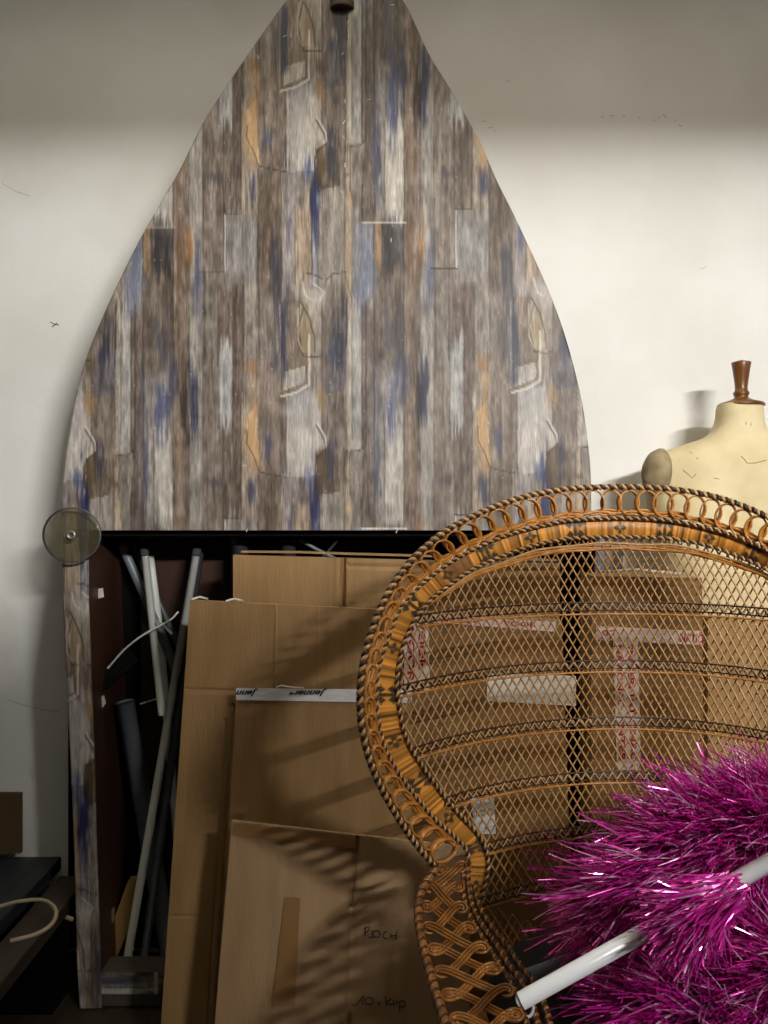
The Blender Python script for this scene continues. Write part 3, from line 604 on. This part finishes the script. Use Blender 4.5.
# ring border
def offset_between(a, bb, t):
    """points between two half-paths (given as photo-plane arrays) by matching normalised arc length"""
    ra, rb = a, bb
    return ra*(1-t)+rb*t
def norm_samples(half, n):
    s_ = smooth_path(half, 1.0); L = np.r_[0, np.cumsum(np.linalg.norm(np.diff(s_, axis=0), axis=1))]
    q = np.linspace(0, L[-1], n); return np.stack([np.interp(q, L, s_[:, k]) for k in range(2)], 1)
nO = 600
O_ = norm_samples(OUT, nO)
Ms = smooth_path(MID[:-2], 1.0)
# nearest point on middle path for each outer sample
near = []
last = 0
for o_ in O_:
    dd = np.hypot(Ms[:, 0]-o_[0], Ms[:, 1]-o_[1]); dd[:last] = 1e9; k = int(np.argmin(dd)); last = k; near.append(Ms[k])
near = np.array(near)
Lo = np.r_[0, np.cumsum(np.linalg.norm(np.diff(O_, axis=0), axis=1))]
def ring_set(sign):
    b = MB(); bd = hoop; s0 = 8.5 if sign < 0 else 8.5
    while s0 < Lo[-1]-8:
        k = int(np.searchsorted(Lo, s0)); k2 = min(nO-1, k+4); o_ = O_[k]; q = near[k]; t = O_[k2]-O_[k-4]; t = t/np.linalg.norm(t)
        nrm = np.array([-t[1], t[0]]);
        if np.dot(nrm, q-o_) < 0: nrm = -nrm
        gap = min(np.linalg.norm(q-o_), 34); c = o_+nrm*(gap*.5); hh = gap*.5-3.2; hw_ = 10.2
        pts = []
        for a in np.linspace(0, 2*math.pi, 21)[:-1]:
            w = c+t*(hw_*math.cos(a))+nrm*(hh*math.sin(a)); x = w[0] if sign < 0 else 2*XC-w[0]
            pts.append(W2(x, w[1], .004*math.cos(a)*1.2))
        b.tube(pts, .002, 4, closed=True, flat=(.0065, .0017))
        # dark binding where the ring touches the outer hoop
        e = o_+nrm*3.5; x = e[0] if sign < 0 else 2*XC-e[0]; f_ = o_-nrm*0.5; x2 = f_[0] if sign < 0 else 2*XC-f_[0]
        bd.tube([W2(x2, f_[1], .006), W2(x2, f_[1], -.003), W2(x, e[1], -.006)], .0036, 6)
        s0 += 17.2
    return b, bd
b, bd = ring_set(-1); b.build('ring_border', GD, chair)
b, bd = ring_set(1); b.build('ring_border', GD, chair); hoop.build('rim_hoop', DK, chair)
# golden canes between rings and middle rope, inner bundle under inner rope
def shifted(path, off):
    T = np.gradient(path, axis=0); T /= np.linalg.norm(T, axis=1)[:, None]; Nn = np.stack([T[:, 1], -T[:, 0]], 1); return path+Nn*off
b = MB()
mid_r = resample(full(MID[:-2]), 3)
for off, yy in ((-4.5, .0), (-7.6, .003), (-6, -.003)):
    q = shifted(mid_r, off)
    cyv = 690
    ok = np.hypot(q[:, 0]-XC, q[:, 1]-cyv) > np.hypot(mid_r[:, 0]-XC, mid_r[:, 1]-cyv)
    q2 = q if ok.mean() > .5 else shifted(mid_r, -off)
    ww = np.sin(np.arange(len(q2))*.55+off)*1.1
    q2 = shifted(q2, ww[:, None])
    b.tube([W2(x, y, yy) for x, y in q2], .0034, 6)
b.build('edge_cane', GD, chair)
b = MB()
top_half = [p for p in INN if p[1] < 606]+[(425, 606)]
th_ = full(top_half); th_ = resample(th_, 4)
for k in range(6):
    f_ = np.clip((606-th_[:, 1])/66., 0, 1)**.7
    off = 3.5+k*2.1
    yy = th_[:, 1]+(3+off)*f_*np.clip(1.2-.1*k, .5, 1)+np.sin(np.arange(len(th_))*.35+k*1.3)*.8
    b.tube([W2(XC+(x-XC)*(1-.012*f2), y, -.004+.003*(k % 2)) for (x, _), y, f2 in zip(th_, yy, f_)], .0026, 5, 0 if k % 3 else 1)
b.build('cane_bundle', [GD, TN], chair)
# patterned band
def band_mesh():
    step = 1.0; inn = resample(full(INN), step); n = len(inn); midr = full(MID)
    mh = smooth_path(MID, .5); mf = np.concatenate([mh[::-1], np.stack([2*XC-mh[1:, 0], mh[1:, 1]], 1)])
    # match by fraction with monotone nearest
    half = n//2; near_ = []
    for p in inn:
        dd = np.hypot(mf[:, 0]-p[0], mf[:, 1]-p[1]); near_.append(mf[int(np.argmin(dd))])
    near_ = np.array(near_)
    k = 15; ker = np.ones(k)/k
    for c in range(2):
        near_[:, c] = np.convolve(np.pad(near_[:, c], k//2, mode='edge'), ker, 'valid')
    rows = []; cols = []; nt_ = 15
    S_ = (np.arange(n)-half)*step
    for i in range(n):
        r = []
        for j in range(nt_):
            t = j/(nt_-1); p = near_[i]*(1-t)+inn[i]*t
            r.append(W2(p[0], p[1], .002-.006*math.sin(math.pi*t)))
            s = S_[i]; base = np.array((206, 140, 60.))
            base = base*(.72+.5*hash2(np.floor(s/2.1), 3.))
            if hash2(np.floor(s/1.9), 8.) > .87: base = base*.55
            if 150 < -s < 176: base = np.array((150, 104, 62.))*(.8+.3*hash2(np.floor(s/1.9), 3.))
            per = 88.; ss = s-per*round(s/per); w = 19.; vv = (t-.5)*w
            # small flower
            m1 = ss; a1 = abs(m1); b1 = abs(vv)
            dark = False
            if (a1+b1 < 6.5 and (round(a1) % 3 != 2 or b1 < 2)) and (a1+b1 > 1.6): dark = True
            ss2 = (s+44)-per*round((s+44)/per); a2 = abs(ss2); b2 = abs(vv)
            if (abs(a2-5)+abs(b2-5.5) < 4.2) or (a2 < 1.2 and b2 < 7): dark = True
            if dark: base = np.array((70, 60, 42.))*(.8+.5*hash2(np.floor(s/1.5), t*7))
            cols.append(base)
        rows.append(r)
    b = MB(); b.quad_grid(rows); c = np.clip(np.array(cols), 0, 255)/255.; lin = np.where(c <= .04045, c/12.92, ((c+.055)/1.055)**2.4)
    b.build('woven_band', M['band'], chair, col=np.concatenate([lin, np.ones((len(lin), 1))], 1))
band_mesh()
# woven panel
BOT = [(480, 900), (490, 925), (500, 946), (520, 950), (560, 955), (620, 958)]
poly = np.concatenate([full(INN), full(BOT)[::-1]])
def inside(x, y, pg=poly):
    n = len(pg); x1 = pg[:, 0]; y1 = pg[:, 1]; x2 = np.roll(x1, -1); y2 = np.roll(y1, -1)
    c = (y1 > y) != (y2 > y)
    xi = (x2-x1)*(y-y1)/(y2-y1+1e-12)+x1
    return (np.count_nonzero(c & (x < xi)) % 2) == 1
dmid = D(XC)
def V2(px, v):  # v is the row height as seen at the centre of the back
    return 512+(v-512)*dmid/D(px)
def clip_runs(xs, vs):
    runs = []; cur = []
    for x, v in zip(xs, vs):
        y = V2(x, v)
        if inside(x, y): cur.append((x, y))
        else:
            if len(cur) > 1: runs.append(cur)
            cur = []
    if len(cur) > 1: runs.append(cur)
    return runs
b = MB(); slope = 1.75; sp = 8.6
x0 = 380-320/slope
i = 0; xstart = 395-480/slope
while xstart < 860+480/slope:
    for sg, off in ((1, -.0018), (-1, .0018)):
        vs = np.arange(530, 965, 2.5); xs = (xstart if sg > 0 else 2*XC-xstart)+sg*(vs-530)/slope
        for run in clip_runs(xs, vs):
            pts = run[::3]+([run[-1]] if (len(run)-1) % 3 else [])
            b.tube([W2(x, y, off+.0022*math.sin(x*.73+y*.31)) for x, y in pts], .0020 if sg > 0 else .0018, 4, 0 if sg > 0 else 1)
    xstart += sp
b.build('lattice_weave', [TN, PL], chair)
# row bands
for v in (603, 661, 718, 772, 826, 876, 918):
    b = MB()
    xs = np.arange(380, 861, 1.5)
    runs = [r_ for r_ in clip_runs(xs, np.full(len(xs), v+.0)) if len(r_) > 20]
    for run in sorted(runs, key=len)[-1:]:
        b.tube([W2(x, y-.6, -.0045) for x, y in run[::3]], .0021, 5, 0)
        b.tube([W2(x, y+7.2, -.0035) for x, y in run[::3]], .0017, 5, 0)
        zz = [W2(x, y+3.6+3.4*((-1)**(k)), -.0065-.001*((-1)**(k//2))) for k, (x, y) in enumerate(run[::3])]
        b.tube(zz, .0018, 5, 1)
        zz = [W2(x-1.6, y+3.8+3.4*((-1)**(k)), -.0045) for k, (x, y) in enumerate(run[::3])]
        b.tube(zz, .0021, 4, 0)
        b.tube([W2(x, y+11, -.004) for x, y in run[::4]], .0022, 5, 2)
    if b.v: b.build('row_band', [DK, TN, GD], chair)
# vertical stakes of the back frame
# ------------------------------------------------------------------ arms
def arm_d(y): return 1.56-.42*np.clip((y-868)/156., 0, 1.6)
AO = [(437, 868), (428, 880), (421, 892), (418, 910), (421, 937), (428, 966), (437, 997), (446, 1024), (456, 1052), (468, 1085)]
AI = [(467, 862), (466, 888), (470, 908), (479, 926), (492, 945), (505, 966), (518, 985), (528, 1008), (534, 1030), (540, 1056), (545, 1085)]
AOs = norm_samples(AO, 220); AIs = norm_samples(AI, 220)
def arm_pt(t, w, side, off=0.):
    """t 0..1 along the arm, w 0 outer .. 1 inner"""
    k = min(max(t, 0), 1)*219; i0 = int(k); i1 = min(219, i0+1); fr = k-i0
    a = AOs[i0]*(1-fr)+AOs[i1]*fr; c = AIs[i0]*(1-fr)+AIs[i1]*fr; q = a*(1-w)+c*w; d = float(arm_d(q[1]))+.10*(1-w)*(-.3)+off
    x = q[0] if side < 0 else 2*XC-q[0]; return P(x, q[1], d)
for side in (-1, 1):
    arm = MB()
    # interlaced triple strands : two opposed looping paths
    def arm_px(t, w):
        k = min(max(t, 0), 1)*219; i0 = int(k); i1 = min(219, i0+1); fr = k-i0
        a = AOs[i0]*(1-fr)+AOs[i1]*fr; c = AIs[i0]*(1-fr)+AIs[i1]*fr; return a*(1-w)+c*w
    per = .205; cc = per/(2*math.pi)
    for fam in range(2):
        px_ = []; dep_ = []
        for ph in np.arange(-2*math.pi, 2*math.pi/per+2*math.pi, .09):
            tt = ph*cc+fam*per/2-cc*1.02*math.sin(2*ph)+.02
            wv = .5+.5*math.cos(ph); tw_ = tt*.80+.20*tt*tt
            if tw_ < 0 or tw_ > 1: continue
            px_.append(arm_px(tw_, .10+.78*wv)); dep_.append(-.004-.005*math.sin(2*ph+fam*math.pi/2))
        px_ = np.array(px_)
        T_ = np.gradient(px_, axis=0); T_ /= np.maximum(np.linalg.norm(T_, axis=1)[:, None], 1e-6); Nn = np.stack([-T_[:, 1], T_[:, 0]], 1)
        for k3 in (-1, 0, 1):
            q_ = px_+Nn*(k3*3.1)
            arm.tube([P(x if side < 0 else 2*XC-x, y, float(arm_d(y))-.012+dd_) for (x, y), dd_ in zip(q_, dep_)], .0024, 6, 0)
    arm.build('arm_weave', [BR_], chair)
    # outer wrapped cane
    ro = [arm_pt(t, 0, side) for t in np.linspace(0, 1, 90)]
    rope('arm_edge', ro, .0066, .024, [BR_, DK, BR_], 3, 6)
    rope('arm_rope', [arm_pt(t, .93, side, -.004) for t in np.linspace(0, 1, 90)], .0042, .019, [DK, BR_], 2)
    rope('arm_rope', [arm_pt(t, 1.06, side, .0) for t in np.linspace(0, 1, 90)], .0044, .02, [DK, BR_], 2)
    rope('arm_rope', [arm_pt(t, 1.2, side, .008) for t in np.linspace(.1, 1, 90)], .0044, .022, [BR_, DK], 2)
    # arm posts to the seat rim
    a = arm_pt(1, .1, side); c = arm_pt(1, 1.0, side)
    b = MB(); b.tube([a, Vector((a.x*.99+.0, a.y+.02, .2)), Vector((a.x, a.y+.1, .02))], .014, 10); b.tube([c, Vector((c.x, c.y+.03, .2)), Vector((c.x, c.y+.1, .02))], .012, 10); b.build('arm_post', BR_, chair)
# seat + hourglass base
sc_x = P(XC, 0, 1.30).x
ccx = (620-384)*1.5/F
b = MB(); b.lathe([(.0, .445), (.25, .45), (.285, .44), (.295, .425), (.285, .405), (.0, .40)], (ccx, 1.33, 0), 64); b.build('seat', GD, chair)
b = MB()
for k in range(110):
    a = 2*math.pi*k/110
    for sg in (1, -1):
        pts = []
        for z in np.linspace(.405, .012, 10):
            t = (.405-z)/.4; rr_ = .285-.09*math.sin(math.pi*t*.9)+.03*t; an = a+sg*t*.9
            pts.append((ccx+rr_*math.cos(an), 1.33+rr_*math.sin(an), z))
        b.tube(pts, .0022, 4)
b.lathe([(.30, 0), (.31, .012), (.30, .025), (.29, .012), (.30, 0)], (ccx, 1.33, 0), 48)
b.build('base_weave', BR_, chair)
# lower back panel closing to the seat
b = MB(); rows = []
for v in np.linspace(0, 1, 8):
    r_ = []
    for u in np.linspace(-1, 1, 30):
        px = XC+u*118; y = 950 if abs(u) < 1 else 946; p = W2(px, y); q = Vector((ccx+u*.26, 1.33+math.sqrt(max(0, .285**2-(u*.26)**2)), .43)); r_.append(p.lerp(q, v))
    rows.append(r_)
b.quad_grid(rows); b.build('lower_back', BR_, chair)
# black cushion
b = MB(); b.lathe([(.0, .452), (.22, .452), (.262, .462), (.272, .485), (.255, .51), (.2, .522), (.0, .526)], (ccx, 1.335, 0), 48); tag(b.build('seat_cushion', M['black_cloth']), 'black cushion lying on the wicker chair seat', 'cushion')
# ------------------------------------------------------------------ mannequin
MX, MY = P(737, 0, 2.2).x, 2.2
man = thing('dress_form', 'cream linen dress form with wooden neck finial behind wicker chair', 'mannequin', (MX, MY, 0))
def zz(py): return P(0, py, 2.2).z
sec = [(405, .055, .052), (409, .058, .056), (418, .060, .058), (426, .064, .062), (433, .074, .067), (439, .098, .072), (444, .140, .080), (448, .172, .085), (453, .212, .090), (459, .235, .096), (468, .247, .100), (480, .250, .104), (500, .246, .108), (525, .232, .112), (560, .215, .118), (600, .205, .115), (660, .170, .098), (700, .165, .095), (760, .200, .108), (820, .215, .115), (850, .20, .11), (856, .0, .0)]
b = MB(); rows = []
ss_ = smooth_path([(s_[0]*.002, s_[1], s_[2]) for s_ in sec], .01)
for q in ss_:
    y, hx, hy = q[0]/.002, max(q[1], 0), max(q[2], 0); r_ = []
    for k in range(64):
        a = 2*math.pi*k/64; e = .82; cx_, sy_ = math.cos(a), math.sin(a)
        bust = .02*math.exp(-((y-560)/45.)**2)*max(0, -sy_)*(abs(cx_)*2)
        r_.append(Vector((MX+hx*math.copysign(abs(cx_)**e, cx_), MY+(hy+bust)*math.copysign(abs(sy_)**e, sy_)+.015*math.exp(-((y-405)/40.)**2)*-1, zz(y))))
    rows.append(r_)
b.quad_grid(rows, close_u=True); b.build('torso', M['linen'], man)
for sx in (-1, 1):
    b = MB(); c = Vector((MX+sx*.222, MY-.03, zz(474))); rows = []
    ax = Vector((sx*.86, -.5, .1)).normalized(); e1 = ax.cross(Vector((0, 0, 1))).normalized(); e2 = ax.cross(e1)
    for r_, h in ((0, .045), (.02, .044), (.04, .038), (.052, .026), (.058, .008), (.056, -.02)):
        rows.append([c+ax*h+e1*(r_*.78*math.cos(t))+e2*(r_*1.12*math.sin(t)) for t in np.linspace(0, 2*math.pi, 41)[:-1]])
    b.quad_grid(rows, close_u=True); o = b.build('arm_cap', M['linen_dirty'], man)
    b = MB(); b.tube([c+ax*.006+e1*(.060*.78*math.cos(t))+e2*(.060*1.12*math.sin(t)) for t in np.linspace(0, 2*math.pi, 41)[:-1]], .0016, 5, closed=True); b.build('seam', M['linen'], man)
b = MB(); b.lathe([(.0, -.004), (.059, -.004), (.061, .0), (.058, .005), (.035, .012), (.020, .019), (.0175, .024), (.0205, .029), (.021, .034), (.017, .039), (.016, .047), (.0185, .07), (.0225, .098), (.0255, .114), (.025, .117), (.0, .124)], (MX+.005, MY-.015, zz(406)), 8*5)
for i_, v in enumerate(b.v): pass
b.build('neck_finial', M['turned'], man)
b = MB(); b.tube([(MX, MY, zz(850)), (MX, MY, .06)], .016, 12); b.build('pole', M['turned'], man)
for k in range(3):
    a = math.pi/2+2*math.pi*k/3+math.pi; b = MB(); b.tube([(MX, MY, .09), (MX+.09*math.cos(a), MY+.09*math.sin(a), .075), (MX+.17*math.cos(a), MY+.17*math.sin(a), .014)], .013, 8); b.build('leg', M['turned'], man)
# little stains on linen
from mathutils.bvhtree import BVHTree
tor = [o for o in man.children if o.name.startswith('torso')][0]
bvh = BVHTree.FromPolygons([v.co.copy() for v in tor.data.vertices], [tuple(p.vertices) for p in tor.data.polygons])
def hit(x, y):
    r_ = Vector(((x-384)/F, 1, -(y-512)/F)).normalized(); h = bvh.ray_cast(Vector((0, 0, CZ)), r_)
    return h[0]-r_*.0006
for pl in ([(741, 456), (745, 460), (747, 463), (755, 463), (766, 460)], [(683, 470), (688, 474), (692, 478), (696, 474)], [(746, 422), (746, 425)], [(751, 423), (751, 426)], [(714, 478), (719, 479)], [(690, 452), (698, 459)], [(664, 452), (672, 459), (673, 470)]):
    b = MB(); b.tube([hit(x, y) for x, y in pl], .0009, 4); b.build('stain', M['linen_dirty'], man)
# ------------------------------------------------------------------ tinsel pompoms
def pompom(root, core, axis, n, length, spread, seed, droop=.35, width=.0019, back=.35):
    """tinsel strands fanning from points along a stick core"""
    r = random.Random(seed); b = MB(); axis = Vector(axis).normalized(); e1 = axis.orthogonal().normalized(); e2 = axis.cross(e1)
    for i in range(n):
        t = r.random(); o = Vector(core[0]).lerp(Vector(core[1]), t)+Vector((r.gauss(0, .008), r.gauss(0, .008), r.gauss(0, .008)))
        a = r.uniform(0, 2*math.pi); cone = spread*math.sqrt(r.random()); d = (axis*math.cos(cone)+(e1*math.cos(a)+e2*math.sin(a))*math.sin(cone)).normalized()
        L = length*r.uniform(.55, 1.08); segs = 6; p = o.copy(); v = d.copy(); kink = Vector((r.gauss(0, 1), r.gauss(0, 1), r.gauss(0, 1)))*.38
        side = v.cross(Vector((r.gauss(0, 1), r.gauss(0, 1), r.gauss(0, 1)))).normalized(); tw = r.uniform(-1.6, 1.6)
        w = width*r.uniform(.6, 1.15); b0 = len(b.v); mi = 1 if r.random() < .24 else 0
        for s_ in range(segs+1):
            q = side*math.cos(tw*s_/segs)+v.cross(side)*math.sin(tw*s_/segs); ww = w*(1-.55*(s_/segs)**2)
            b.v.append(tuple(p-q*ww)); b.v.append(tuple(p+q*ww))
            p = p+v*(L/segs); v = (v+Vector((0, 0, -droop/segs*(s_+1)/3))+kink*(1/segs)).normalized()
            side = (side-v*side.dot(v)).normalized()
            if s_: b.f.append((b0+2*s_-2, b0+2*s_, b0+2*s_+1, b0+2*s_-1)); b.mi.append(mi)
    o = b.build('tinsel_head', [M['foil'], M['foil_pale']], root, smooth=False); return o
def stick(root, a, c, r=.0115, mat='white_plastic'):
    b = MB(); b.tube([a, c], r, 18); d = (Vector(a)-Vector(c)).normalized()
    b.tube([Vector(a)+d*.001, Vector(a)+d*.006], [r*.9, r*.4], 18); b.build('handle', M[mat], root)
# front one
def pom(label, grip, tip, head, mat='white_plastic'):
    root = thing('tinsel_pompom', label, 'pompom', grip, None); stick(root, grip, tip, mat=mat)
    for h in head: pompom(root, *h)
    return root
A1 = P(521, 1001, 1.08); A2 = P(800, 846, 1.10)
pom('front magenta tinsel pompom whose long white stick crosses in front of the black cushion', A1, A2, [
    ((P(670, 1005, 1.19), P(830, 990, 1.19)), (-1, -.02, -.12), 3400, .185, .8, 1, .15),
    ((P(720, 1050, 1.17), P(850, 1080, 1.15)), (-.8, -.25, .2), 3200, .20, 1.1, 2, .35),
    ((P(790, 985, 1.14), P(880, 960, 1.16)), (-.6, -.2, -.05), 1600, .16, 1.2, 22, .5),
    ((P(722, 897, 1.075), P(738, 888, 1.075)), (-.9, -.10, -.42), 1100, .125, .42, 21, .1)])
B1 = P(512, 982, 1.32); B2 = P(640, 935, 1.34)
pom('middle magenta tinsel pompom fanning left towards the chair arm over a shaded stick', B1, B2, [
    ((P(660, 893, 1.30), P(800, 835, 1.30)), (-1, -.15, -.34), 4400, .225, .58, 3, .3),
    ((P(690, 862, 1.33), P(820, 825, 1.33)), (-.9, -.25, .22), 3200, .185, .9, 4, .7),
    ((P(760, 850, 1.29), P(900, 830, 1.28)), (-.5, -.5, .25), 2200, .17, 1.1, 24, .6)], 'grey_tube')
C1 = P(900, 930, 1.42); C2 = P(760, 840, 1.42)
pom('rear magenta tinsel pompom resting high against the wicker back', C1, C2, [
    ((P(725, 838, 1.43), P(850, 828, 1.41)), (-.6, -.2, .35), 4200, .150, 1.3, 5, .7)])
# small white hook at the arm
b = MB(); b.tube(smooth_path([P(524, 1018, 1.15), P(530, 1016, 1.15), P(533, 1010, 1.15), P(532, 1003, 1.15), P(529, 999, 1.155)], .002), .0022, 8); tag(b.build('wire_hook', M['white_plastic']), 'small white curved hook below the stick end beside the chair arm', 'hook')
# ------------------------------------------------------------------ lamp above and in front (out of frame)
LX, LY, LZ = 1.25, -1.5, 2.56
lamp = thing('batten_light', 'long white fluorescent batten with deep hood hanging from ceiling', 'light', (LX, LY, 3.05))
b = MB(); hw_ = .85; LIP = -.022
rows = [[Vector((LX+s_*hw_, LY+y, LZ+z)) for s_ in (-1, 1)] for y, z in ((-.2, -.04), (-.06, .05), (.06, .05), (.5, LIP))]
b.quad_grid(rows); b.quad_grid([[p+Vector((0, 0, .004)) for p in r_] for r_ in rows]); b.build('hood', M['hood'], lamp, smooth=False)
b = MB(); b.tube([(LX-.75, LY, LZ+.02), (LX+.75, LY, LZ+.02)], .013, 12); b.build('tube', M['glow'], lamp)
for s_ in (-1, 1):
    b = MB(); b.tube([(LX+s_*.4, LY, LZ+.05), (LX+s_*.4, LY, 3.05)], .004, 6); b.build('hanger', M['dark_tube'], lamp)
ld = bpy.data.lights.new('tube_light', 'AREA'); ld.shape = 'RECTANGLE'; ld.size = 1.5; ld.size_y = .035; ld.energy = 205; ld.color = (1, .98, .94)
lo = bpy.data.objects.new('tube_light', ld); C.objects.link(lo); lo.location = (LX, LY, LZ)
lo.rotation_euler = (math.radians(62), 0, math.radians(26))
ld = bpy.data.lights.new('fill_uplight', 'AREA'); ld.shape = 'RECTANGLE'; ld.size = 3.0; ld.size_y = .3; ld.energy = 22; ld.color = (1, .965, .90)
lo = bpy.data.objects.new('fill_uplight', ld); C.objects.link(lo); lo.location = (0, 1.45, 2.88); lo.rotation_euler = (math.pi, 0, 0)  # fill light added to brighten the upper wall by ceiling bounce, no fixture
# unseen blocker added behind the viewer; top edge and end shade the lower left
b = MB(); b.box((-2.6, -.42, 0), (.97, -.30, 2.085)); struct(b.build('shade_blocker', M['darkwood'], smooth=False))
w = bpy.data.worlds.new('world'); S.world = w; w.use_nodes = True; w.node_tree.nodes['Background'].inputs['Color'].default_value = (1, .96, .9, 1); w.node_tree.nodes['Background'].inputs['Strength'].default_value = .02
cam = bpy.data.cameras.new('camera'); co = bpy.data.objects.new('camera', cam); C.objects.link(co); co.location = (0, 0, CZ); co.rotation_euler = (math.pi/2, 0, 0)
cam.sensor_fit = 'HORIZONTAL'; cam.sensor_width = 36; cam.lens = 36*F/768; cam.clip_start = .02; S.camera = co
S.view_settings.view_transform = 'Standard'; S.view_settings.look = 'None'; S.view_settings.gamma = 1; S.view_settings.use_curve_mapping = False; S.view_settings.exposure = .12
